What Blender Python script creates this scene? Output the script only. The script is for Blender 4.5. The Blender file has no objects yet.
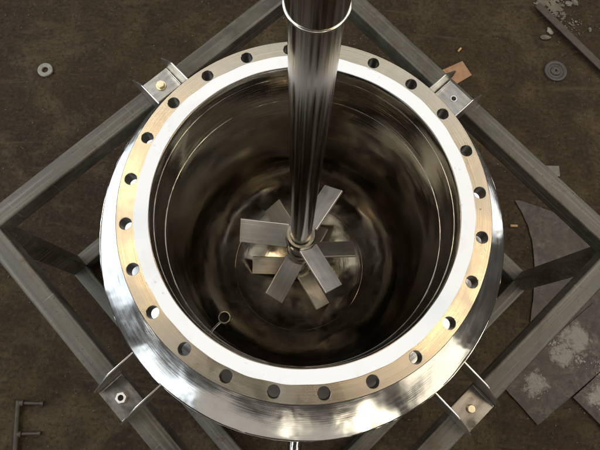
import bpy, bmesh, math, random
from mathutils import Vector, Matrix
random.seed(7)
PI = math.pi
R = math.radians
scene = bpy.context.scene
H = 0.87                     # height of the flange face above the workshop floor

# ------------------------------------------------------------------ camera
cam_data = bpy.data.cameras.new('camera')
cam_data.sensor_width = 36.0
cam_data.lens = 36.0 * 532.42 / 600.0
cam_data.clip_start = 0.02
cam_data.clip_end = 200
cam = bpy.data.objects.new('camera', cam_data)
scene.collection.objects.link(cam)
rgt = Vector((0.99674650, 0.07826515, 0.01926094))
up = Vector((-0.08060036, 0.96786809, 0.23819096))
fwd = Vector((0.0, 0.23896845, -0.97102733))
cam.matrix_world = Matrix(((rgt.x, up.x, -fwd.x, -0.0074884),
                           (rgt.y, up.y, -fwd.y, -0.2832144),
                           (rgt.z, up.z, -fwd.z, 1.0071864 + H),
                           (0, 0, 0, 1)))
scene.camera = cam

# ------------------------------------------------------------------ world (dim hall)
world = bpy.data.worlds.new('World')
scene.world = world
world.use_nodes = True
bg = world.node_tree.nodes['Background']
bg.inputs['Color'].default_value = (1.0, 0.94, 0.85, 1)
bg.inputs['Strength'].default_value = 0.055

# ------------------------------------------------------------------ workshop lamps (windows, roof lights) and an added rear fill panel
def area(name, loc, target, sx, sy, power, color):
    l = bpy.data.lights.new(name, 'AREA')
    l.shape = 'RECTANGLE'
    l.size, l.size_y = sx, sy
    l.energy = power
    l.color = color
    o = bpy.data.objects.new(name, l)
    scene.collection.objects.link(o)
    o.location = loc
    d = Vector(target) - Vector(loc)
    o.rotation_euler = d.to_track_quat('-Z', 'Y').to_euler()
    return o
area('window_light', (-5.2, 0.9, 2.5), (0, 0, 1.0), 5.4, 3.0, 92, (0.76, 0.88, 1.0))
area('window_light_near', (-4.0, -3.9, 2.5), (0, 0, 1.0), 2.4, 2.8, 42, (0.80, 0.90, 1.0))
area('skylight', (0.4, 4.6, 6.5), (0, 0, .8), 9.0, 4.0, 85, (0.95, 0.98, 1.0))
area('skylight_left', (-4.4, 0.8, 6.3), (0, 0, .8), 7.0, 2.2, 215, (0.92, 0.97, 1.0))
area('skylight_right', (4.6, 0.8, 6.3), (0, 0, .8), 7.0, 2.2, 215, (1.0, 0.98, 0.94))
area('side_window_light', (6.0, 2.6, 2.9), (0, 0, .8), 2.0, 2.2, 30, (0.92, 0.96, 1.0))
area('rear_fill_light', (0.0, -6.2, 3.6), (0, 0, .8), 8.0, 3.4, 34, (1.0, 0.96, 0.88))  # added dim fill panel, greys the near side of the jacket; no real doorway
area('rear_window_light', (0.25, -5.5, 4.3), (0, 0, .8), 0.40, 1.6, 5, (1.0, 0.92, 0.76))
area('rear_window_light_mid', (2.7, -5.2, 3.6), (0, 0, .8), 0.5, 2.6, 15, (1.0, 0.90, 0.70))
area('rear_window_light_right', (5.2, -3.2, 3.4), (0, 0, .8), 2.6, 2.8, 38, (1.0, 0.92, 0.76))
area('roof_lamp', (-1.9, 1.2, 6.0), (0, 0, .8), 0.30, 1.4, 32, (1.0, 0.76, 0.48))
area('roof_lamp_far', (2.2, 0.4, 6.0), (0, 0, .8), 0.30, 1.4, 32, (1.0, 0.76, 0.48))

scene.view_settings.view_transform = 'Standard'
scene.view_settings.look = 'None'
scene.view_settings.exposure = 0.2
scene.view_settings.gamma = 1.0
scene.view_settings.use_curve_mapping = False
scene.render.engine = 'CYCLES'
scene.cycles.use_denoising = True
scene.cycles.max_bounces = 16
scene.cycles.glossy_bounces = 12
scene.cycles.sample_clamp_indirect = 4.0

# ------------------------------------------------------------------ material helpers
def new_mat(name):
    m = bpy.data.materials.new(name)
    m.use_nodes = True
    nt = m.node_tree
    return m, nt, nt.nodes['Principled BSDF']
def N(nt, kind, **kw):
    n = nt.nodes.new(kind)
    for k, v in kw.items():
        if k in n.inputs.keys():
            n.inputs[k].default_value = v
        else:
            setattr(n, k, v)
    return n
def lk(nt, a, b): nt.links.new(a, b)
def coords(nt): return nt.nodes.new('ShaderNodeNewGeometry').outputs['Position']
def noise(nt, vec, scale, detail=4, rough=.55, dist=0.0):
    n = N(nt, 'ShaderNodeTexNoise')
    n.inputs['Scale'].default_value = scale
    n.inputs['Detail'].default_value = detail
    n.inputs['Roughness'].default_value = rough
    n.inputs['Distortion'].default_value = dist
    lk(nt, vec, n.inputs['Vector'])
    return n.outputs['Fac']
def ramp(nt, fac, stops, interp='LINEAR'):
    r = nt.nodes.new('ShaderNodeValToRGB')
    r.color_ramp.interpolation = interp
    e = r.color_ramp.elements
    while len(e) < len(stops): e.new(0.5)
    for i, (p, c) in enumerate(stops):
        e[i].position = p
        e[i].color = (c, c, c, 1) if isinstance(c, (int, float)) else (*c, 1)
    lk(nt, fac, r.inputs['Fac'])
    return r.outputs['Color']
def mixc(nt, fac, a, b, mode='MIX'):
    m = nt.nodes.new('ShaderNodeMix')
    m.data_type = 'RGBA'
    m.blend_type = mode
    for s, v in ((m.inputs['Factor'], fac), (m.inputs['A'], a), (m.inputs['B'], b)):
        if hasattr(v, 'is_linked'): lk(nt, v, s)
        elif isinstance(v, (int, float)): s.default_value = v
        else: s.default_value = (*v, 1)
    # colour sockets are the last A/B pair
    return m
def mix(nt, fac, a, b, mode='MIX'):
    m = nt.nodes.new('ShaderNodeMixRGB')
    m.blend_type = mode
    for s, v in ((m.inputs[0], fac), (m.inputs[1], a), (m.inputs[2], b)):
        if hasattr(v, 'is_linked'): lk(nt, v, s)
        elif isinstance(v, (int, float)):
            s.default_value = v if s == m.inputs[0] else (v, v, v, 1)
        else: s.default_value = (*v, 1)
    return m.outputs[0]
def mth(nt, op, a, b=0.0):
    m = nt.nodes.new('ShaderNodeMath')
    m.operation = op
    for s, v in ((m.inputs[0], a), (m.inputs[1], b)):
        if hasattr(v, 'is_linked'): lk(nt, v, s)
        else: s.default_value = v
    return m.outputs[0]
def bump(nt, bsdf, height, strength, dist, prev=None):
    b = nt.nodes.new('ShaderNodeBump')
    b.inputs['Strength'].default_value = strength
    b.inputs['Distance'].default_value = dist
    lk(nt, height, b.inputs['Height'])
    if prev is not None: lk(nt, prev, b.inputs['Normal'])
    lk(nt, b.outputs['Normal'], bsdf.inputs['Normal'])
    return b.outputs['Normal']
def turned(nt, ang=3.0, fine=260.0):
    """vector for lines that run round the vessel axis: slow along the angle, fast across"""
    pos = coords(nt)
    s = nt.nodes.new('ShaderNodeSeparateXYZ'); lk(nt, pos, s.inputs[0])
    x, y, z = s.outputs
    r = mth(nt, 'SQRT', mth(nt, 'ADD', mth(nt, 'MULTIPLY', x, x), mth(nt, 'MULTIPLY', y, y)))
    rs = mth(nt, 'MAXIMUM', r, 0.001)
    c = nt.nodes.new('ShaderNodeCombineXYZ')
    lk(nt, mth(nt, 'MULTIPLY', mth(nt, 'DIVIDE', x, rs), ang), c.inputs[0])
    lk(nt, mth(nt, 'MULTIPLY', mth(nt, 'DIVIDE', y, rs), ang), c.inputs[1])
    lk(nt, mth(nt, 'MULTIPLY', mth(nt, 'SUBTRACT', r, z), fine), c.inputs[2])
    return c.outputs[0]
def radial_tangent(nt, bsdf, amount):
    t = nt.nodes.new('ShaderNodeTangent')
    t.direction_type = 'RADIAL'; t.axis = 'Z'
    bsdf.inputs['Anisotropic'].default_value = amount
    lk(nt, t.outputs[0], bsdf.inputs['Tangent'])

MAT = {}
# mirror polished inside of the vessel
m, nt, b = new_mat('polished_inside'); MAT['inside'] = m
tv = turned(nt, 2.0, 150)
nz = noise(nt, tv, 1.0, 5, .6)
lk(nt, ramp(nt, nz, [(.25, (.315, .292, .247)), (.75, (.455, .428, .372))]), b.inputs['Base Color'])
b.inputs['Metallic'].default_value = 1
lk(nt, ramp(nt, noise(nt, turned(nt, 3.5, 60), 1.0, 4), [(.3, .035), (.75, .10)]), b.inputs['Roughness'])
radial_tangent(nt, b, .3)
n1 = bump(nt, b, noise(nt, coords(nt), 4.5, 2, .4), .75, .014)
bump(nt, b, nz, .16, .0014, n1)

# duller brushed dish at the bottom
m, nt, b = new_mat('brushed_dish'); MAT['dish'] = m
pos = coords(nt)
bl = noise(nt, pos, 16, 6, .65, .6)
tv = noise(nt, turned(nt, 2.5, 190), 1.0, 5, .6)
c = ramp(nt, bl, [(.3, (.20, .18, .148)), (.5, (.30, .278, .238)), (.75, (.42, .395, .345))])
lk(nt, mix(nt, ramp(nt, tv, [(.5, 0.0), (.8, .45)]), c, (.26, .235, .195)), b.inputs['Base Color'])
b.inputs['Metallic'].default_value = 1
lk(nt, ramp(nt, bl, [(.35, .10), (.65, .24)]), b.inputs['Roughness'])
n1 = bump(nt, b, noise(nt, pos, 8, 2, .5), .4, .010)
bump(nt, b, tv, .22, .0015, n1)

# hand polished jacket
m, nt, b = new_mat('polished_jacket'); MAT['jacket'] = m
b.inputs['Metallic'].default_value = 1
pos = coords(nt)
lk(nt, ramp(nt, noise(nt, pos, 14, 4), [(.3, (.60, .57, .52)), (.7, (.72, .70, .66))]), b.inputs['Base Color'])
lk(nt, ramp(nt, noise(nt, turned(nt, 5, 70), 1.0, 5), [(.3, .10), (.8, .24)]), b.inputs['Roughness'])
n1 = bump(nt, b, noise(nt, pos, 6.5, 1, .4, .2), .55, .022)
n2 = bump(nt, b, noise(nt, pos, 15, 2, .5, .3), .28, .0045, n1)
bump(nt, b, noise(nt, turned(nt, 6, 320), 1.0, 3), .10, .001, n2)

# lathe turned flange face
m, nt, b = new_mat('turned_flange'); MAT['flange'] = m
b.inputs['Metallic'].default_value = 1
tv = turned(nt, 1.2, 620)
nz = noise(nt, tv, 1.0, 4, .6)
stain = noise(nt, coords(nt), 11, 5, .6, .6)
c1 = ramp(nt, nz, [(.3, (.38, .325, .24)), (.7, (.54, .475, .37))])
c2 = mix(nt, ramp(nt, stain, [(.48, 0.0), (.62, .6)]), c1, (.33, .305, .265))
spot = noise(nt, coords(nt), 95, 3, .6)
c3 = mix(nt, ramp(nt, spot, [(.735, 0.0), (.76, .8)]), c2, (.20, .13, .08))
lk(nt, c3, b.inputs['Base Color'])
lk(nt, ramp(nt, stain, [(.35, .24), (.65, .34)]), b.inputs['Roughness'])
radial_tangent(nt, b, .75)
bump(nt, b, nz, .13, .0010)

# white sheet gasket
m, nt, b = new_mat('white_gasket'); MAT['gasket'] = m
sm = noise(nt, coords(nt), 13, 5, .62, .4)
sm2 = noise(nt, coords(nt), 60, 3, .6)
c1 = mix(nt, ramp(nt, sm, [(.54, 0.0), (.72, .45)]), (.80, .81, .82), (.66, .66, .65))
lk(nt, mix(nt, ramp(nt, sm2, [(.68, 0.0), (.74, .4)]), c1, (.40, .38, .36)), b.inputs['Base Color'])
b.inputs['Roughness'].default_value = .62
bump(nt, b, noise(nt, coords(nt), 160, 4), .15, .001)

# agitator shaft, polished along its length
m, nt, b = new_mat('shaft_steel'); MAT['shaft'] = m
b.inputs['Metallic'].default_value = 1
mp = N(nt, 'ShaderNodeMapping'); mp.inputs['Scale'].default_value = (200, 200, 1.6)
lk(nt, coords(nt), mp.inputs['Vector'])
nz = noise(nt, mp.outputs[0], 1.0, 4, .6)
lk(nt, ramp(nt, nz, [(.35, (.20, .19, .17)), (.65, (.56, .54, .50))]), b.inputs['Base Color'])
lk(nt, ramp(nt, nz, [(.35, .10), (.65, .24)]), b.inputs['Roughness'])
bump(nt, b, nz, .12, .0012)

# brushed blades
def brushed(name, lo, hi, r0, r1, sc):
    m, nt, b = new_mat(name)
    b.inputs['Metallic'].default_value = 1
    tc = nt.nodes.new('ShaderNodeTexCoord')
    mp = N(nt, 'ShaderNodeMapping'); mp.inputs['Scale'].default_value = sc
    lk(nt, tc.outputs['Object'], mp.inputs['Vector'])
    nz = noise(nt, mp.outputs[0], 1.0, 4, .65)
    bl = noise(nt, coords(nt), 22, 4, .6)
    c = ramp(nt, nz, [(.25, lo), (.75, hi)])
    lk(nt, mix(nt, ramp(nt, bl, [(.5, 0.0), (.8, .35)]), c, tuple(v * .6 for v in lo)), b.inputs['Base Color'])
    lk(nt, ramp(nt, bl, [(.3, r0), (.8, r1)]), b.inputs['Roughness'])
    bump(nt, b, nz, .2, .001)
    return m
MAT['blade'] = brushed('brushed_blade', (.66, .63, .585), (.90, .87, .83), .38, .56, (5, 240, 240))
MAT['hub'] = brushed('machined_hub', (.66, .62, .53), (.82, .78, .68), .20, .34, (8, 8, 300))
MAT['lug'] = brushed('lug_plate', (.22, .205, .18), (.44, .42, .375), .18, .40, (60, 14, 60))
MAT['gusset'] = brushed('gusset_plate', (.50, .47, .42), (.68, .65, .59), .28, .45, (14, 60, 60))
MAT['nut'] = brushed('plated_bolt', (.62, .55, .36), (.76, .70, .50), .28, .42, (60, 60, 60))

# mill finish square tube with oil, scratches and dust
m, nt, b = new_mat('oily_steel_tube'); MAT['tube'] = m
b.inputs['Metallic'].default_value = .55
tc = nt.nodes.new('ShaderNodeTexCoord')
oi = nt.nodes.new('ShaderNodeObjectInfo')
sh_ = nt.nodes.new('ShaderNodeVectorMath'); sh_.operation = 'ADD'
cb = nt.nodes.new('ShaderNodeCombineXYZ')
for i_ in range(3): lk(nt, mth(nt, 'MULTIPLY', oi.outputs['Random'], 37.0 + 11 * i_), cb.inputs[i_])
lk(nt, tc.outputs['Object'], sh_.inputs[0]); lk(nt, cb.outputs[0], sh_.inputs[1])
ov = sh_.outputs[0]
def stretched(sc):
    mp = N(nt, 'ShaderNodeMapping'); mp.inputs['Scale'].default_value = sc
    lk(nt, ov, mp.inputs['Vector']); return mp.outputs[0]
st = noise(nt, stretched((2.2, 120, 120)), 1.0, 4, .6)
xs = noise(nt, stretched((150, 7, 7)), 1.0, 3, .6, .3)
bl = noise(nt, ov, 7, 7, .66, .4)
rst = noise(nt, ov, 26, 7, .7, .3)
c = ramp(nt, bl, [(.32, (.034, .031, .022)), (.50, (.084, .078, .059)), (.68, (.140, .131, .104))])
c = mix(nt, ramp(nt, st, [(.52, 0.0), (.68, .55)]), c, (.185, .174, .140))
c = mix(nt, ramp(nt, st, [(.32, .6), (.46, 0.0)]), c, (.050, .045, .034))
c = mix(nt, ramp(nt, rst, [(.56, 0.0), (.66, .75)]), c, (.085, .050, .026))
c = mix(nt, ramp(nt, xs, [(.68, 0.0), (.72, .45)]), c, (.28, .27, .23))
sp = noise(nt, ov, 130, 3, .6)
c = mix(nt, ramp(nt, sp, [(.64, 0.0), (.68, .8)]), c, (.040, .034, .026))
lk(nt, c, b.inputs['Base Color'])
lk(nt, ramp(nt, bl, [(.35, .40), (.65, .68)]), b.inputs['Roughness'])
b.inputs['Metallic'].default_value = .35
n1 = bump(nt, b, st, .2, .001)
bump(nt, b, rst, .35, .002, n1)

# workshop floor: dirty compacted concrete
m, nt, b = new_mat('dirty_floor'); MAT['floor'] = m
pos = coords(nt)
big = noise(nt, pos, 1.7, 6, .6, .5)
mid = noise(nt, pos, 8.5, 7, .68, .3)
fin = noise(nt, pos, 75, 5, .7)
c = ramp(nt, mid, [(.22, (.015, .0092, .0042)), (.48, (.037, .0238, .0105)), (.75, (.070, .0475, .0235))])
c = mix(nt, ramp(nt, big, [(.38, 0.0), (.62, .7)]), c, (.030, .0175, .0095))
c = mix(nt, ramp(nt, noise(nt, pos, 4.3, 6, .7, .8), [(.50, 0.0), (.70, .6)]), c, (.100, .073, .040))
c = mix(nt, ramp(nt, fin, [(.34, .75), (.50, 0.0)]), c, (.013, .0095, .006))
c = mix(nt, ramp(nt, fin, [(.55, 0.0), (.70, .5)]), c, (.092, .066, .036))
pk = noise(nt, pos, 260, 3, .6)
c = mix(nt, ramp(nt, pk, [(.66, 0.0), (.72, .5)]), c, (.13, .105, .072))
# trodden-in scuffs and shallow cracks
sc_ = N(nt, 'ShaderNodeMapping'); sc_.inputs['Scale'].default_value = (2.2, 17, 1); sc_.inputs['Rotation'].default_value = (0, 0, .6)
lk(nt, pos, sc_.inputs['Vector'])
c = mix(nt, ramp(nt, noise(nt, sc_.outputs[0], 1.0, 6, .7, .8), [(.56, 0.0), (.66, .4)]), c, (.080, .058, .032))
vo = N(nt, 'ShaderNodeTexVoronoi'); vo.feature = 'DISTANCE_TO_EDGE'; vo.inputs['Scale'].default_value = 1.9
wp = nt.nodes.new('ShaderNodeVectorMath'); wp.operation = 'ADD'
nz3 = N(nt, 'ShaderNodeTexNoise'); nz3.inputs['Scale'].default_value = 6; nz3.inputs['Detail'].default_value = 6
lk(nt, pos, nz3.inputs['Vector']); lk(nt, pos, wp.inputs[0]); lk(nt, nz3.outputs['Color'], wp.inputs[1])
lk(nt, wp.outputs[0], vo.inputs['Vector'])
crk = mix(nt, 1.0, ramp(nt, vo.outputs['Distance'], [(.0, .55), (.012, 0.0)]), ramp(nt, big, [(.48, 0.0), (.6, 1.0)]), 'MULTIPLY')
c = mix(nt, crk, c, (.010, .008, .006))
lk(nt, c, b.inputs['Base Color'])
lk(nt, ramp(nt, mid, [(.3, .75), (.75, .95)]), b.inputs['Roughness'])
b.inputs['Specular IOR Level'].default_value = .2
n1 = bump(nt, b, mid, .7, .014)
bump(nt, b, fin, .8, .004, n1)

# grey sheet steel lying on the floor
m, nt, b = new_mat('dusty_sheet'); MAT['sheet'] = m
pos = coords(nt)
a_ = noise(nt, pos, 15, 9, .75, .8)
f_ = noise(nt, pos, 48, 6, .72)
c = ramp(nt, a_, [(.34, (.024, .019, .013)), (.48, (.052, .043, .030)), (.58, (.080, .070, .052)), (.72, (.12, .108, .084))])
c = mix(nt, ramp(nt, f_, [(.36, .85), (.54, 0.0)]), c, (.022, .017, .011))
c = mix(nt, ramp(nt, noise(nt, pos, 3.5, 5, .7, .5), [(.48, 0.0), (.60, .65)]), c, (.046, .030, .017))
# dried white splashes: ragged patches of their own at fixed spots on the sheets
msk = None
wn = N(nt, 'ShaderNodeTexNoise'); wn.inputs['Scale'].default_value = 17; wn.inputs['Detail'].default_value = 5
lk(nt, pos, wn.inputs['Vector'])
ws = nt.nodes.new('ShaderNodeVectorMath'); ws.operation = 'MULTIPLY_ADD'
lk(nt, wn.outputs['Color'], ws.inputs[0]); ws.inputs[1].default_value = (.13, .13, 0); ws.inputs[2].default_value = (-.065, -.065, 0)
wv = nt.nodes.new('ShaderNodeVectorMath'); wv.operation = 'ADD'
lk(nt, pos, wv.inputs[0]); lk(nt, ws.outputs[0], wv.inputs[1])
for cx, cy, rad in ((.833, -.312, .062), (.925, -.205, .075), (.985, -.150, .09), (1.045, -.335, .06), (1.085, -.240, .08)):
    v = nt.nodes.new('ShaderNodeVectorMath'); v.operation = 'DISTANCE'
    lk(nt, wv.outputs[0], v.inputs[0]); v.inputs[1].default_value = (cx, cy, .005)
    t_ = mth(nt, 'SUBTRACT', 1.0, mth(nt, 'DIVIDE', v.outputs['Value'], rad))
    msk = t_ if msk is None else mth(nt, 'MAXIMUM', msk, t_)
sp_ = mth(nt, 'ADD', mth(nt, 'MULTIPLY', msk, .42), noise(nt, pos, 42, 9, .8, .9))
c = mix(nt, ramp(nt, sp_, [(.64, 0.0), (.80, .8)]), c, (.235, .225, .185))
lk(nt, c, b.inputs['Base Color'])
b.inputs['Metallic'].default_value = .15
b.inputs['Roughness'].default_value = .62
bump(nt, b, f_, .35, .002)

def plain(name, col, rough=.7, metal=0.0, var=.35, scale=60, bumpd=.001):
    m, nt, b = new_mat(name)
    nz = noise(nt, coords(nt), scale, 5, .65)
    lk(nt, ramp(nt, nz, [(.25, tuple(v * (1 - var) for v in col)), (.75, tuple(min(1, v * (1 + var)) for v in col))]), b.inputs['Base Color'])
    b.inputs['Roughness'].default_value = rough
    b.inputs['Metallic'].default_value = metal
    bump(nt, b, nz, .3, bumpd)
    return m
MAT['card'] = plain('brown_card', (.30, .165, .085), .8, 0, .25, 45)
MAT['filter'] = plain('tan_stub', (.45, .26, .12), .8)
MAT['white_scrap'] = plain('pale_scrap', (.135, .122, .098), .7)
MAT['washer'] = plain('grey_washer', (.20, .19, .155), .5, .3)
MAT['black_disc'] = plain('dark_disc', (.055, .047, .038), .55, .2)
MAT['rust'] = plain('dark_rusty_steel', (.06, .048, .036), .6, .4)
MAT['bar'] = plain('dull_flat_bar', (.055, .045, .032), .55, .4)
MAT['lime'] = plain('dried_white_spill', (.22, .21, .17), .9, 0, .3, 90, .003)
MAT['grit'] = plain('floor_grit', (.105, .086, .062), .85, 0, .6, 14)
MAT['hole_shade'] = plain('shaded_hole_wall', (.05, .042, .032), .5, .3)  # shade inside the bolt holes, put into the wall colour
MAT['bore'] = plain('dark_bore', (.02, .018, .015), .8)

# ------------------------------------------------------------------ mesh helpers
def finish(name, bm, mat, parent=None, smooth=35, **props):
    me = bpy.data.meshes.new(name)
    bmesh.ops.recalc_face_normals(bm, faces=bm.faces[:])
    bm.to_mesh(me); bm.free()
    if smooth:
        me.polygons.foreach_set('use_smooth', [True] * len(me.polygons))
        me.set_sharp_from_angle(angle=R(smooth))
    me.materials.append(mat)
    o = bpy.data.objects.new(name, me)
    scene.collection.objects.link(o)
    if parent: o.parent = parent
    for k, v in props.items(): o[k] = v
    return o
def empty(name, loc, label, cat, group=None):
    o = bpy.data.objects.new(name, None)
    scene.collection.objects.link(o)
    o.location = loc
    o.empty_display_size = .1
    o['label'] = label; o['category'] = cat
    if group: o['group'] = group
    return o
def lathe(prof, seg=160, close=False, wob=None):
    """prof: list of (r, z); closed loop when close"""
    bm = bmesh.new()
    rows = []
    for i, (r, z) in enumerate(prof):
        if r < 1e-6:
            rows.append([bm.verts.new((0, 0, z))]); continue
        row = []
        for k in range(seg):
            a = 2 * PI * k / seg
            rr = r + (wob(i, a) if wob else 0)
            row.append(bm.verts.new((rr * math.cos(a), rr * math.sin(a), z)))
        rows.append(row)
    n = len(rows)
    for i in range(n if close else n - 1):
        A, B = rows[i], rows[(i + 1) % n]
        for k in range(seg):
            k2 = (k + 1) % seg
            if len(A) == 1 and len(B) == 1: continue
            if len(A) == 1: bm.faces.new((A[0], B[k], B[k2]))
            elif len(B) == 1: bm.faces.new((A[k], A[k2], B[0]))
            else: bm.faces.new((A[k], A[k2], B[k2], B[k]))
    return bm
def bead(r, z, t, seg=160, jitter=0.0):
    bm = bmesh.new()
    rows = []
    for k in range(seg):
        a = 2 * PI * k / seg
        tt = t * (1 + jitter * random.uniform(-1, 1))
        rows.append([bm.verts.new(((r + tt * math.cos(q)) * math.cos(a), (r + tt * math.cos(q)) * math.sin(a), z + tt * math.sin(q)))
                     for q in [j * PI / 4 for j in range(8)]])
    for k in range(seg):
        A, B = rows[k], rows[(k + 1) % seg]
        for j in range(8): bm.faces.new((A[j], B[j], B[(j + 1) % 8], A[(j + 1) % 8]))
    return bm
def prism(pts, z0, z1, bev=0.0, segs=2):
    bm = bmesh.new()
    lo = [bm.verts.new((x, y, z0)) for x, y in pts]
    hi = [bm.verts.new((x, y, z1)) for x, y in pts]
    n = len(pts)
    bm.faces.new(lo[::-1]); bm.faces.new(hi)
    for i in range(n): bm.faces.new((lo[i], lo[(i + 1) % n], hi[(i + 1) % n], hi[i]))
    if bev:
        bmesh.ops.bevel(bm, geom=bm.edges[:], offset=bev, segments=segs, affect='EDGES', clamp_overlap=True)
    return bm
def box(sx, sy, sz, bev=0.0, segs=2):
    return prism([(-sx / 2, -sy / 2), (sx / 2, -sy / 2), (sx / 2, sy / 2), (-sx / 2, sy / 2)], -sz / 2, sz / 2, bev, segs)
def square_tube(L, w, h, r=.007, ext=(0, 0)):
    """rounded box tube along local x, centred; ext mitres the +y / -y side at both ends"""
    bm = bmesh.new()
    prof = []
    for cx, cy, a0 in ((w / 2 - r, h / 2 - r, 0), (-w / 2 + r, h / 2 - r, 90), (-w / 2 + r, -h / 2 + r, 180), (w / 2 - r, -h / 2 + r, 270)):
        for k in range(5):
            a = R(a0 + 22.5 * k)
            prof.append((cx + r * math.cos(a), cy + r * math.sin(a)))
    rows = []
    ns = 8
    for i in range(ns + 1):
        x = -L / 2 + L * i / ns
        row = []
        for (y, z) in prof:
            xx = x
            if i == 0: xx -= ext[0] * y
            if i == ns: xx += ext[1] * y
            row.append(bm.verts.new((xx, y, z)))
        rows.append(row)
    n = len(prof)
    for i in range(ns):
        for k in range(n):
            bm.faces.new((rows[i][k], rows[i][(k + 1) % n], rows[i + 1][(k + 1) % n], rows[i + 1][k]))
    bm.faces.new(rows[0]); bm.faces.new(rows[-1][::-1])
    return bm
def cyl(r0, r1, z0, z1, seg=32, bev=0.0):
    prof = [(0, z0), (r0 - bev, z0), (r0, z0 + bev), (r1, z1 - bev), (r1 - bev, z1), (0, z1)] if bev else [(0, z0), (r0, z0), (r1, z1), (0, z1)]
    return lathe(prof, seg)
def ring(ri, ro, z0, z1, seg=32, bev=.0006):
    return lathe([(ri, z0 + bev), (ri, z1 - bev), (ri + bev, z1), (ro - bev, z1), (ro, z1 - bev), (ro, z0 + bev), (ro - bev, z0), (ri + bev, z0)], seg, True)
def xform(bm, mat):
    bmesh.ops.transform(bm, matrix=mat, verts=bm.verts[:])
    return bm
def rot_to(d):
    return Vector((0, 0, 1)).rotation_difference(Vector(d).normalized()).to_matrix().to_4x4()
def pipe_path(pts, r, seg=12):
    bm = bmesh.new()
    rows = []
    P = [Vector(p) for p in pts]
    for i, p in enumerate(P):
        d = (P[min(i + 1, len(P) - 1)] - P[max(i - 1, 0)]).normalized()
        u = d.orthogonal().normalized() if i == 0 else (u - d * u.dot(d)).normalized()
        v = d.cross(u)
        rr = r[i] if isinstance(r, (list, tuple)) else r
        rows.append([bm.verts.new(p + rr * (math.cos(2 * PI * k / seg) * u + math.sin(2 * PI * k / seg) * v)) for k in range(seg)])
    for i in range(len(rows) - 1):
        for k in range(seg):
            bm.faces.new((rows[i][k], rows[i][(k + 1) % seg], rows[i + 1][(k + 1) % seg], rows[i + 1][k]))
    bm.faces.new(rows[0]); bm.faces.new(rows[-1][::-1])
    return bm

# ------------------------------------------------------------------ floor
bm = bmesh.new()
n = 60
S = 5.0
grid = [[bm.verts.new((-S + 2 * S * i / n, -S + 2 * S * j / n, 0)) for j in range(n + 1)] for i in range(n + 1)]
for i in range(n):
    for j in range(n):
        bm.faces.new((grid[i][j], grid[i + 1][j], grid[i + 1][j + 1], grid[i][j + 1]))
floor = finish('floor', bm, MAT['floor'], kind='structure')

# ------------------------------------------------------------------ support frame
A0 = 47.3
fr = empty('support_frame', (0, 0, 0), 'square welded frame of grey steel tube carrying the round vessel', 'frame')
W, HT = .050, .056
def dirv(a): return Vector((math.cos(R(a)), math.sin(R(a)), 0))
nTL, nBL, nTR, nBR = dirv(A0 + 90), dirv(A0 + 180), dirv(A0), dirv(A0 - 90)
ctr = nBR * .0095 + nTR * .003
hTL, hTR = .5185, .525       # clear half widths
def rail(nrm, half, length, ztop, mitre, name):
    bm = square_tube(length, W, HT, .0042, mitre)
    o = finish(name, bm, MAT['tube'], fr, 40)
    p = ctr + nrm * (half + W / 2)
    o.location = (p.x, p.y, ztop - HT / 2)
    o.rotation_euler = (0, 0, math.atan2(nrm.y, nrm.x) - PI / 2)    # local +y points outward
    return o
ZT = H - .25
for nrm, half, other in ((nTL, hTL, hTR), (nBR, hTL, hTR), (nTR, hTR, hTL), (nBL, hTR, hTL)):
    rail(nrm, half, 2 * other + W, ZT, (1, 1), 'top_rail')
ZB = HT + .0005
for nrm, half, other in ((nTL, hTL, hTR), (nBR, hTL, hTR), (nTR, hTR, hTL), (nBL, hTR, hTL)):
    rail(nrm, half, 2 * other - .001, ZB, (0, 0), 'bottom_rail')
for sx in (-1, 1):
    for sy in (-1, 1):
        p = ctr + nTL * (sx * (hTL + W / 2)) + nTR * (sy * (hTR + W / 2))
        Lz = ZT - HT - .0005
        bm = square_tube(Lz, W, W, .0042)
        bm = xform(bm, Matrix.Rotation(PI / 2, 4, 'Y'))
        o = finish('leg', bm, MAT['tube'], fr, 40)
        o.location = (p.x, p.y, Lz / 2 + .0003)
        o.rotation_euler = (0, 0, R(A0))
        # weld bead across the mitre on top of the rails
        q = [p + dirv(math.degrees(math.atan2((p - ctr).y, (p - ctr).x))) * t for t in (-.032, -.016, 0, .016, .032)]
        bw = pipe_path([(v.x, v.y, ZT - .0005 + random.uniform(-.0006, .0006)) for v in q], [.002, .003, .0026, .003, .002], 8)
        finish('weld_bead', bw, MAT['tube'], fr, 60)

# ------------------------------------------------------------------ vessel
ves = empty('jacketed_vessel', (0, 0, 0), 'round polished steel vessel with bolted flange rim and jacket in the frame', 'vessel')

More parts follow.
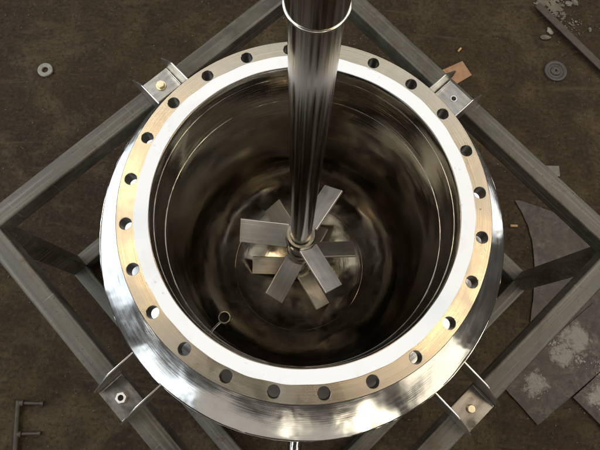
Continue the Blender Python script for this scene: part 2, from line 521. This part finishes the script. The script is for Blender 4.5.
# flange with 24 bolt holes
def flange_mesh():
    bm = bmesh.new()
    RB, RH, NH = .350, .0121, 24
    ri, ro = .3345, .3655
    zt, zb = H, H - .038
    off = 2.5303
    npt = 24
    # parametric cell perimeter: 4 corners + points between
    per = []
    for k in range(npt):
        t = k / npt * 4
        e, f = int(t), t - int(t)
        per.append([(-1 + 2 * f, -1), (1, -1 + 2 * f), (1 - 2 * f, 1), (-1, 1 - 2 * f)][e])
    cache = {}
    def V(r, a, z):
        key = (round(r, 6), round((a % (2 * PI)) * 1e5) % 628319, round(z, 6))
        if key not in cache: cache[key] = bm.verts.new((r * math.cos(a), r * math.sin(a), z))
        return cache[key]
    for h in range(NH):
        a0 = off + h * 2 * PI / NH
        half = PI / NH
        outer = [(ri + (ro - ri) * (v + 1) / 2, a0 + half * u) for u, v in per]
        cx, cy = RB * math.cos(a0), RB * math.sin(a0)
        er, et = Vector((math.cos(a0), math.sin(a0))), Vector((-math.sin(a0), math.cos(a0)))
        def hole(rad, z):
            out = []
            for u, v in per:
                # even spread round the hole
                ang = math.atan2(v, u)
                pt = Vector((cx, cy)) + er * (rad * math.sin(ang)) + et * (rad * math.cos(ang))
                out.append(bm.verts.new((pt.x, pt.y, z)))
            return out
        ch = .0007
        hs = [hole(RH + ch, zt), hole(RH, zt - ch), hole(RH, zb)]
        top = [V(r, a, zt) for r, a in outer]
        bot = [V(r, a, zb) for r, a in outer]
        for k in range(npt):
            k2 = (k + 1) % npt
            bm.faces.new((top[k], top[k2], hs[0][k2], hs[0][k]))
            bm.faces.new((hs[0][k], hs[0][k2], hs[1][k2], hs[1][k]))
            bm.faces.new((hs[2][k], hs[2][k2], bot[k2], bot[k]))
        # bands inside and outside the cell
        seg = npt // 4
        for s in range(seg):
            u0, u1 = -1 + 2 * s / seg, -1 + 2 * (s + 1) / seg
            p0, p1 = a0 + half * u0, a0 + half * u1
            rim = [(ro, zt), (.3682, zt), (.3694, zt - .0012), (.3694, zb + .0012), (.3682, zb), (ro, zb)]
            for (ra, za), (rb, zb_) in zip(rim[:-1], rim[1:]):
                bm.faces.new((V(ra, p0, za), V(ra, p1, za), V(rb, p1, zb_), V(rb, p0, zb_)))
            inn = [(ri, zt), (.3340, zt + .0015), (.3052, zt + .0015), (.3052, zb), (ri, zb)]
            for (ra, za), (rb, zb_) in zip(inn[:-1], inn[1:]):
                bm.faces.new((V(ra, p0, za), V(ra, p1, za), V(rb, p1, zb_), V(rb, p0, zb_)))
    bmesh.ops.remove_doubles(bm, verts=bm.verts[:], dist=1e-5)
    return bm
fl = finish('flange', flange_mesh(), MAT['flange'], ves, 25, label='turned steel flange ring with 24 bolt holes')
hole0 = None
for h in range(24):
    if hole0 is None:
        hole0 = finish('bolt_hole', lathe([(.0121, -.0386), (.0121, -.0007), (.0126, -.0009), (.0126, -.0386)], 28, True), MAT['hole_shade'], fl, 40); o = hole0
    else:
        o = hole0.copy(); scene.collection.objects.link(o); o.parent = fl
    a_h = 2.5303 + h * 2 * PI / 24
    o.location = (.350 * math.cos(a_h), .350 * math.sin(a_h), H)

# inner shell: cylinder, knuckle and shallow dish
def shell_r(z):
    return .3045
prof = [(.3051, H + .0016), (.3047, H + .0010)]
for k in range(26): prof.append((.3045, H - .53 * k / 25))
# 2:1 elliptical head
prof.append((.3045, H - .5305))
inner = finish('inner_shell', lathe(prof, 192), MAT['inside'], ves, 40, label='mirror polished inside of the vessel')
for z, t in ((-.036, .0008), (-.140, .0009)):
    finish('weld_seam', bead(.3043, H + z, t, 192, .25), MAT['inside'], inner, 60)
prof = []
for k in range(0, 25):
    t = R(90 * k / 24)
    prof.append((.3045 * math.cos(t) if k < 24 else 0.0, H - .5305 - .225 * math.sin(t)))
dish = finish('bottom_dish', lathe(prof, 192), MAT['dish'], ves, 40, label='brushed dished bottom of the vessel')
def headz(r): return H - .5305 - .225 * math.sqrt(max(0, 1 - (r / .3045) ** 2))
finish('weld_seam', bead(.205, headz(.205) + .0002, .0009, 192, .2), MAT['inside'], dish, 60)
finish('drain_ring', ring(.026, .036, headz(.03) - .004, headz(.03) + .004, 48, .001), MAT['hub'], dish, 40)
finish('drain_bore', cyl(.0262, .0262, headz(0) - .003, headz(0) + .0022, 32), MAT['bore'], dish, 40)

# jacket: sloping closure, shell, bottom head
prof = [(.3085, H - .040), (.3085, H - .098), (.318, H - .103)]
for k in range(13):
    t = k / 12
    prof.append((.318 + (.4495 - .318) * t, H - .103 - .030 * t - .019 * t * t))
prof += [(.4518, H - .1535), (.4528, H - .1565), (.4528, H - .160)]
for k in range(1, 9): prof.append((.4515, H - .160 - (.61 - .160) * k / 8))
for k in range(1, 13):
    t = R(90 * k / 12)
    prof.append((.4515 * math.cos(t) if k < 12 else 0.0, H - .61 - .185 * math.sin(t)))
def wob(i, a):
    return .0009 * math.sin(5 * a + 1.3) + .0006 * math.sin(13 * a + .4 * i) if i > 8 else 0
jac = finish('jacket', lathe(prof, 192, False, wob), MAT['jacket'], ves, 40, label='hand polished outer jacket below the flange')
finish('weld_seam', bead(.4522, H - .1575, .0017, 220, .35), MAT['jacket'], jac, 60)

# outlet pipe on the camera side of the jacket
bm = xform(lathe([(.0125, 0), (.0125, .19), (.0165, .19), (.0165, 0)], 36, True), rot_to((0.02, -1, 0)))
noz = finish('outlet_pipe', bm, MAT['shaft'], ves, 40)
noz.location = (.0205, -.446, H - .31)
bm = xform(ring(.0168, .026, .150, .165, 36, .001), rot_to((0.02, -1, 0)))
finish('pipe_collar', bm, MAT['shaft'], noz, 40)

# small open pipe standing by the inner wall
px, py, pz = -.1845, -.200, H - .40
dwn = Vector((px, py, 0)).normalized()
bm = lathe([(.0130, -.050), (.0130, .0), (.0136, .0010), (.0158, .0010), (.0165, 0), (.0165, -.05)], 40, True)
dip = finish('dip_pipe', bm, MAT['hub'], ves, 40, label='small open pipe beside the inner wall')
dip.location = (px, py, pz)
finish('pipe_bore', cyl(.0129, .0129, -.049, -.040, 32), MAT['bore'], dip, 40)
ln = .3052 - math.hypot(px, py) - .0155
finish('bracket', xform(cyl(.006, .006, 0, ln, 16), Matrix.Translation((dwn.x * .0155, dwn.y * .0155, -.020)) @ rot_to(dwn)), MAT['inside'], dip, 40)

# support lugs: base plate with two gussets and fixing
def hexprism(r, h, bore=0):
    pts = [(r * math.cos(PI / 3 * k), r * math.sin(PI / 3 * k)) for k in range(6)]
    if not bore: return prism(pts, 0, h, .0008, 2)
    bm = bmesh.new()
    rows = []
    for rr, z in ((None, 0), (None, h), (bore, h), (bore, 0)):
        row = []
        for k in range(24):
            a = 2 * PI * k / 24
            if rr is None:
                s = (a % (PI / 3)) - PI / 6
                q = r * math.cos(PI / 6) / math.cos(s)
            else: q = rr
            row.append(bm.verts.new((q * math.cos(a), q * math.sin(a), z)))
        rows.append(row)
    for i in range(4):
        for k in range(24):
            bm.faces.new((rows[i][k], rows[i][(k + 1) % 24], rows[(i + 1) % 4][(k + 1) % 24], rows[(i + 1) % 4][k]))
    return bm
def lug(ang, cn, kind, label, toff=0.0):
    # local x = outward from the vessel axis, local y = along the rail
    pl = finish('support_lug', xform(box(.064, .086, .007, .0012), Matrix.Translation((cn, 0, 0))), MAT['lug'], ves, 40, label=label)
    pl.location = (0, 0, H - .2455)
    pl.rotation_euler = (0, 0, R(ang))
    if toff:
        d = dirv(ang + 90) * toff
        pl.location.x, pl.location.y = d.x, d.y
    for s in (-1, 1):
        g = bmesh.new()
        prof = [(.4475, .081), (.520, .080), (.526, .077), (.579, .029), (.579, .010), (.572, .004), (.4475, -.030)]
        prof = [(.4475, .081), (.520, .080), (.526, .077), (.579, .029), (.579, .006), (.574, .0005), (.4475, .0005)]
        y0, y1 = s * .0450 - .0018, s * .0450 + .0018
        lo = [g.verts.new((x, y0, z)) for x, z in prof]
        hi = [g.verts.new((x, y1, z)) for x, z in prof]
        g.faces.new(lo); g.faces.new(hi[::-1])
        for i in range(len(prof)):
            j = (i + 1) % len(prof)
            g.faces.new((lo[i], lo[j], hi[j], hi[i]))
        bmesh.ops.bevel(g, geom=g.edges[:], offset=.0005, segments=1, affect='EDGES')
        if s > 0: xform(g, Matrix.Translation((0, .0015, .0)))
        finish('gusset', g, MAT['gusset'], pl, 40)
        # weld along the foot of the gusset
        w = pipe_path([(cn - .030 + .0075 * k, s * .0405, .0036 + random.uniform(-.0005, .0005)) for k in range(9)], [random.uniform(.0018, .0028) for _ in range(9)], 7)
        finish('weld_bead', w, MAT['lug'], pl, 60)
    if kind == 'hex':
        b_ = finish('bolt', xform(hexprism(.0105, .008), Matrix.Translation((cn, 0, .0058)) @ Matrix.Rotation(.3, 4, 'Z')), MAT['nut'], pl, 30)
        finish('washer', ring(.005, .0135, .0036, .0058, 28, .0004), MAT['nut'], b_, 40).location = (cn, 0, 0)
    elif kind == 'round':
        b_ = finish('bolt', xform(cyl(.0098, .0092, .0037, .0105, 28, .0012), Matrix.Translation((cn, 0, 0))), MAT['nut'], pl, 30)
    elif kind == 'nut':
        b_ = finish('nut', xform(hexprism(.0125, .009, .0066), Matrix.Translation((cn, 0, .0037)) @ Matrix.Rotation(.5, 4, 'Z')), MAT['blade'], pl, 30)
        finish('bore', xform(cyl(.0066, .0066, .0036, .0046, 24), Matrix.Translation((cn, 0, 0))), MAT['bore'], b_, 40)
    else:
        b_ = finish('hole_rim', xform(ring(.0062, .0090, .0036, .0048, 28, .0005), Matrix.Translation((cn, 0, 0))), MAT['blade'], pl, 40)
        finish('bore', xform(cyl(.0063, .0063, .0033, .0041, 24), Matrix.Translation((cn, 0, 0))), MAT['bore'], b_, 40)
    return pl
lug(A0 + 90, .533, 'hex', 'steel lug with hexagon bolt head, far left')
lug(A0, .533, 'hole', 'steel lug with an empty bolt hole, beside the brown card')
lug(A0 + 180, .548, 'nut', 'steel lug with a hexagon nut, near left')
lug(A0 - 90, .548, 'round', 'steel lug with round brass-coloured bolt head, near right', .007)

# ------------------------------------------------------------------ gasket
def gw(i, a):
    s = .0007 * math.sin(3 * a + .5) + .0005 * math.sin(7 * a + 2) + .0003 * math.sin(23 * a)
    if i in (0, 1, 2, 7): return s * .8
    return s + .0005 * math.sin(31 * a + 1) + (.0012 * max(0, math.sin(a * 2 + 1.2)) ** 6)
gz = H + .0016
gas = finish('gasket', lathe([(.3062, gz + .0005), (.3062, gz + .0019), (.3067, gz + .0024), (.3328, gz + .0024), (.3333, gz + .0019), (.3333, gz + .0005), (.3328, gz), (.3067, gz)], 240, True, gw), MAT['gasket'], None, 40,
             label='flat white ring gasket lying on the vessel flange', category='gasket')

# ------------------------------------------------------------------ agitator
agx, agt = -.0045, -.006
ag = empty('agitator', (agx, 0, H), 'upright steel agitator shaft with three sets of paddle blades inside the vessel', 'agitator')
ag.rotation_euler = (0, agt, 0)
sh = finish('shaft', lathe([(0, -.730), (.020, -.730), (.025, -.724), (.025, -.3), (.025, 0), (.025, .3), (.025, .66), (0, .66)], 64), MAT['shaft'], ag, 30)
slv = finish('sleeve', lathe([(.0252, .626), (.0275, .626), (.0275, .75), (.0275, 1.0), (.0275, 1.5), (.0252, 1.5)], 64, True), MAT['shaft'], ag, 40)
finish('sleeve_rim', bead(.0272, .6255, .0020, 64), MAT['hub'], slv, 60)
def blade_mesh():
    bm = box(.118, .062, .006, .0008, 1)
    xform(bm, Matrix.Translation((.032 + .059, 0, 0)))
    xform(bm, Matrix.Rotation(R(-38), 4, 'X'))
    return bm
bl_proto = None
wl_proto = None
for zc, angs in ((-.262, (178, 306, 61)), (-.432, (126, 246, 6)), (-.700, (183, 305, 65))):
    hb = finish('hub', lathe([(.0255, zc - .026), (.0335, zc - .026), (.0355, zc - .024), (.0355, zc + .024), (.0335, zc + .0275), (.0275, zc + .0275), (.0255, zc + .026)], 48, True), MAT['hub'], ag, 30)
    finish('set_screw', xform(cyl(.005, .005, 0, .004, 6), Matrix.Translation((0, 0, zc)) @ Matrix.Rotation(R(angs[0] + 60), 4, 'Z') @ Matrix.Translation((.0345, 0, 0)) @ rot_to((1, 0, 0))), MAT['nut'], hb, 30)
    for k in range(3):
        if bl_proto is None:
            bl_proto = finish('blade', blade_mesh(), MAT['blade'], hb, 30); o = bl_proto
        else:
            o = bl_proto.copy(); scene.collection.objects.link(o); o.parent = hb
        o.location = (0, 0, zc - .002)
        o.rotation_euler = (0, 0, R(angs[k]))
        pts = []
        for j in range(-6, 7):
            w_ = j / 6 * .027
            yy, zz = w_ * math.cos(R(-38)), w_ * math.sin(R(-38))
            xx = math.sqrt(max(1e-6, .0355 ** 2 - yy * yy))
            pts.append((xx + .0005, yy, zz + .0032))
        if wl_proto is None:
            wl_proto = finish('weld_bead', pipe_path(pts, [random.uniform(.0016, .0026) for _ in pts], 8), MAT['hub'], hb, 60); w_o = wl_proto
        else:
            w_o = wl_proto.copy(); scene.collection.objects.link(w_o); w_o.parent = hb
        w_o.location = (0, 0, zc - .002)
        w_o.rotation_euler = (0, 0, R(angs[k]))

# ------------------------------------------------------------------ things lying on the floor
def tag(o, label, cat, group=None):
    o['label'] = label; o['category'] = cat
    if group: o['group'] = group
    return o
def ragged(pts, n=3, amp=.002):
    out = []
    for i, p in enumerate(pts):
        q = pts[(i + 1) % len(pts)]
        for k in range(n):
            t = k / n
            out.append((p[0] + (q[0] - p[0]) * t + (random.uniform(-amp, amp) if k else 0), p[1] + (q[1] - p[1]) * t + (random.uniform(-amp, amp) if k else 0)))
    return out
off = [(0.777, 0.335), (0.788, 0.339), (0.832, 0.328), (0.898, 0.31), (0.968, 0.289), (1.014, 0.251), (1.083, 0.175), (1.218, 0.041), (1.067, -0.112), (0.958, -0.175), (0.822, -0.104), (0.834, -0.026), (0.841, 0.046), (0.842, 0.118), (0.836, 0.192), (0.823, 0.243), (0.802, 0.291)]
tag(finish('steel_offcut', prism(ragged(off, 2, .001), .0010, .0055), MAT['sheet'], None, 30), 'grey steel offcut with a concave edge under the right corner of the frame', 'offcut')
p2 = [(.837, -.443), (.951, -.345), (1.185, -.137), (1.045, -.020), (.715, -.318)]
tag(finish('floor_sheet', prism(ragged(p2, 4, .0015), .0062, .0092), MAT['sheet'], None, 30), 'grey sheet with a square corner and white spill near the right lug', 'sheet')
p3 = [(.958, -.345), (1.175, -.545), (1.396, -.32), (1.192, -.128)]
tag(finish('floor_sheet', prism(ragged(p3, 4, .0015), .0098, .0128), MAT['sheet'], None, 30), 'grey sheet cut off by the lower right edge of the picture', 'sheet')

# dried spill crust on the sheets: countless crumbs
ICO_V, ICO_F = [], []
_b = bmesh.new(); bmesh.ops.create_icosphere(_b, subdivisions=1, radius=1)
_b.verts.index_update()
ICO_V = [v.co.copy() for v in _b.verts]; ICO_F = [[v.index for v in f.verts] for f in _b.faces]; _b.free()
class Bits:
    """collects many small lumps into one mesh"""
    def __init__(self): self.v, self.f = [], []
    def add(self, M_, j=0.0):
        n0 = len(self.v)
        for c in ICO_V:
            p = M_ @ c
            if j: p.x += random.uniform(-j, j); p.y += random.uniform(-j, j)
            self.v.append(p)
        self.f += [[n0 + i for i in f] for f in ICO_F]
    def build(self, name, mat):
        me = bpy.data.meshes.new(name); me.from_pydata(self.v, [], self.f); me.materials.append(mat)
        o = bpy.data.objects.new(name, me); scene.collection.objects.link(o); o['kind'] = 'stuff'
        return o
def crumbs(name, spots, zb, mat, label, cat):
    bits = Bits()
    for cx, cy, rad, n, s0, s1 in spots:
        for _ in range(n):
            a, q = random.uniform(0, 2 * PI), rad * (random.random() ** .8)
            x, y = cx + q * math.cos(a) * random.uniform(.6, 1.2), cy + q * math.sin(a)
            s = random.uniform(s0, s1) * (1.15 - .6 * q / rad)
            bits.add(Matrix.Translation((x, y, zb)) @ Matrix.Rotation(random.uniform(0, 6.3), 4, 'Z') @ Matrix.Diagonal((s, s * random.uniform(.4, 1), s * random.uniform(.12, .25), 1)), .25 * s)
    tag(bits.build(name, mat), label, cat)
crumbs('dried_spill', [(.833, -.315, .045, 90, .0015, .0045), (.845, -.300, .025, 30, .002, .006), (.820, -.335, .03, 30, .0015, .004)], .0092, MAT['lime'],
       'white crust of dried spill on the sheet beside the near right lug', 'spill')
crumbs('dried_spill', [(.935, -.190, .055, 110, .0015, .005), (.900, -.165, .04, 40, .0015, .005), (.985, -.215, .045, 50, .0015, .005), (.99, -.14, .03, 25, .0015, .004)], .0092, MAT['lime'],
       'broad white crust of dried spill along the near right rail', 'spill')
crumbs('dried_spill', [(1.040, -.340, .05, 70, .0015, .005), (1.075, -.245, .06, 60, .0015, .005)], .0128, MAT['lime'],
       'pale crust of dried spill at the right edge of the picture', 'spill')

# washer, disc
o = tag(finish('washer', ring(.0115, .029, .0008, .0110, 40, .0018), MAT['washer'], None, 35), 'thick grey steel ring lying alone on the bare floor', 'ring')
o.location = (-1.035, .709, 0); o.rotation_euler = (0, 0, 0)
dsc = empty('cast_disc', (.947, .884, 0), 'dark round disc with a raised hub on the floor near the flat bar', 'disc')
finish('rim', lathe([(.030, .001), (.030, .006), (.033, .009), (.040, .010), (.044, .008), (.045, .001)], 44, True), MAT['black_disc'], dsc, 40)
finish('web', cyl(.0305, .0305, .001, .0045, 40), MAT['black_disc'], dsc, 40)
hubd = finish('hub', lathe([(.004, .0046), (.004, .010), (.006, .0115), (.017, .011), (.020, .0085), (.021, .0046)], 36, True), MAT['black_disc'], dsc, 40)
dsc.location = (.947, .884, 0)

# brown card and pale scrap
o = tag(finish('brown_card', prism([(.579, .895), (.616, .837), (.557, .793), (.487, .841)], .002, .0045), MAT['card'], None, 30), 'piece of orange brown card on the floor beyond the far right rail', 'card')
o = tag(finish('pale_scrap', prism([(.893, .484), (.946, .487), (.949, .446), (.905, .440)], .0015, .0035), MAT['white_scrap'], None, 30), 'small pale scrap showing behind the far right rail', 'scrap')
def stub(loc, rz, label, L=.020, r=.0042):
    o = tag(finish('cigarette_stub', xform(cyl(r, r, -L / 2, L / 2, 14, .0008), Matrix.Rotation(PI / 2, 4, 'Y')), MAT['filter'], None, 40), label, 'stub')
    o.location = (*loc, r + .0008); o.rotation_euler = (0, 0, rz)
stub((.567, .943), R(55), 'tan stub lying on the floor near the brown card')
stub((.770, .239), R(3), 'tan stub lying between the vessel and the steel offcut', .026, .0048)

# flat bar leaning on rubble
d = Vector((1.290, .725, 0)) - Vector((.874, 1.163, 0))
o = tag(finish('flat_bar', xform(box(d.length, .026, .012, .0015), Matrix.Identity(4)), MAT['bar'], None, 30), 'dull flat steel bar lying diagonally in the far right corner', 'bar')
m_ = (Vector((1.290, .725, 0)) + Vector((.874, 1.163, 0))) / 2
o.location = (m_.x, m_.y, .022); o.rotation_euler = (R(14), 0, math.atan2(d.y, d.x))

# branched pipe tool
ft = empty('branched_pipe', (-.88, -.6, 0), 'rusty pipe with two short side branches lying at the lower left', 'pipe')
def fpipe(name, pts, r, par):
    o = finish(name, pipe_path([(x + .88, y + .6, z) for x, y, z in pts], r, 14), MAT['rust'], par, 40); return o
mainp = fpipe('main_pipe', [(-.888, -.497, .012), (-.880, -.56, .012), (-.867, -.65, .012), (-.845, -.80, .012)], .0085, ft)
for y0, (x0, xe, ye) in ((-.504, (-.886, -.806, -.500)), (-.600, (-.874, -.797, -.592))):
    br = fpipe('branch', [(x0, y0, .012), ((x0 + xe) / 2, (y0 + ye) / 2, .012), (xe, ye, .012)], [.0058, .0052, .0050], ft)
    fpipe('collar', [(x0 + .004, y0, .0125), (x0 + .017, y0 + .0006, .0125)], .0098, br)
    fpipe('end_cap', [(xe - .008, ye - .0004, .0118), (xe + .002, ye, .0118)], .0075, br)

# rubble in the far right corner: separate lumps big enough to see
def lump(loc, s, mat, label, group):
    bm = bmesh.new()
    bmesh.ops.create_icosphere(bm, subdivisions=2, radius=1)
    for v in bm.verts: v.co *= random.uniform(.72, 1.1)
    xform(bm, Matrix.Diagonal((s, s * random.uniform(.5, .9), s * random.uniform(.35, .6), 1)))
    o = tag(finish('rubble_lump', bm, mat, None, 0), label, 'rubble', group)
    o.location = (*loc, s * .25); o.rotation_euler = (0, 0, random.uniform(0, 6.3))
lump((1.012, 1.196), .017, MAT['white_scrap'], 'pale lump farthest from the flat bar, at the top edge', 'pale rubble lumps')
lump((1.037, 1.203), .019, MAT['white_scrap'], 'larger pale lump at the top edge right of its twin', 'pale rubble lumps')
lump((1.094, 1.083), .011, MAT['white_scrap'], 'small pale lump alone near the right edge above the bar', 'pale rubble lumps')
lump((.930, 1.062), .020, MAT['washer'], 'grey lump against the near side of the flat bar', 'grey rubble lumps')
lump((.912, 1.030), .022, MAT['grit'], 'brown lump on the near side of the flat bar', 'grey rubble lumps')
crumbs('rubble_heap', [(.955, 1.165, .06, 160, .003, .012), (1.02, 1.10, .07, 60, .002, .007), (.905, 1.19, .04, 60, .004, .012)], .003, MAT['grit'],
       'heap of crumbled rubble behind the flat bar', 'rubble')

# grit over the floor
bits = Bits()
for i in range(4200):
    x, y = random.uniform(-1.5, 1.5), random.uniform(-.85, 1.45)
    s = random.choice((.0010, .0014, .0018, .0026)) * random.uniform(.7, 1.3)
    if random.random() < .025: s *= 2
    bits.add(Matrix.Translation((x, y, s * .3)) @ Matrix.Rotation(random.uniform(0, 6.3), 4, 'Z') @ Matrix.Diagonal((s, s * random.uniform(.4, 1), s * .5, 1)), .2 * s)
tag(bits.build('floor_grit', MAT['grit']), 'fine grit scattered over the dirty floor', 'grit')
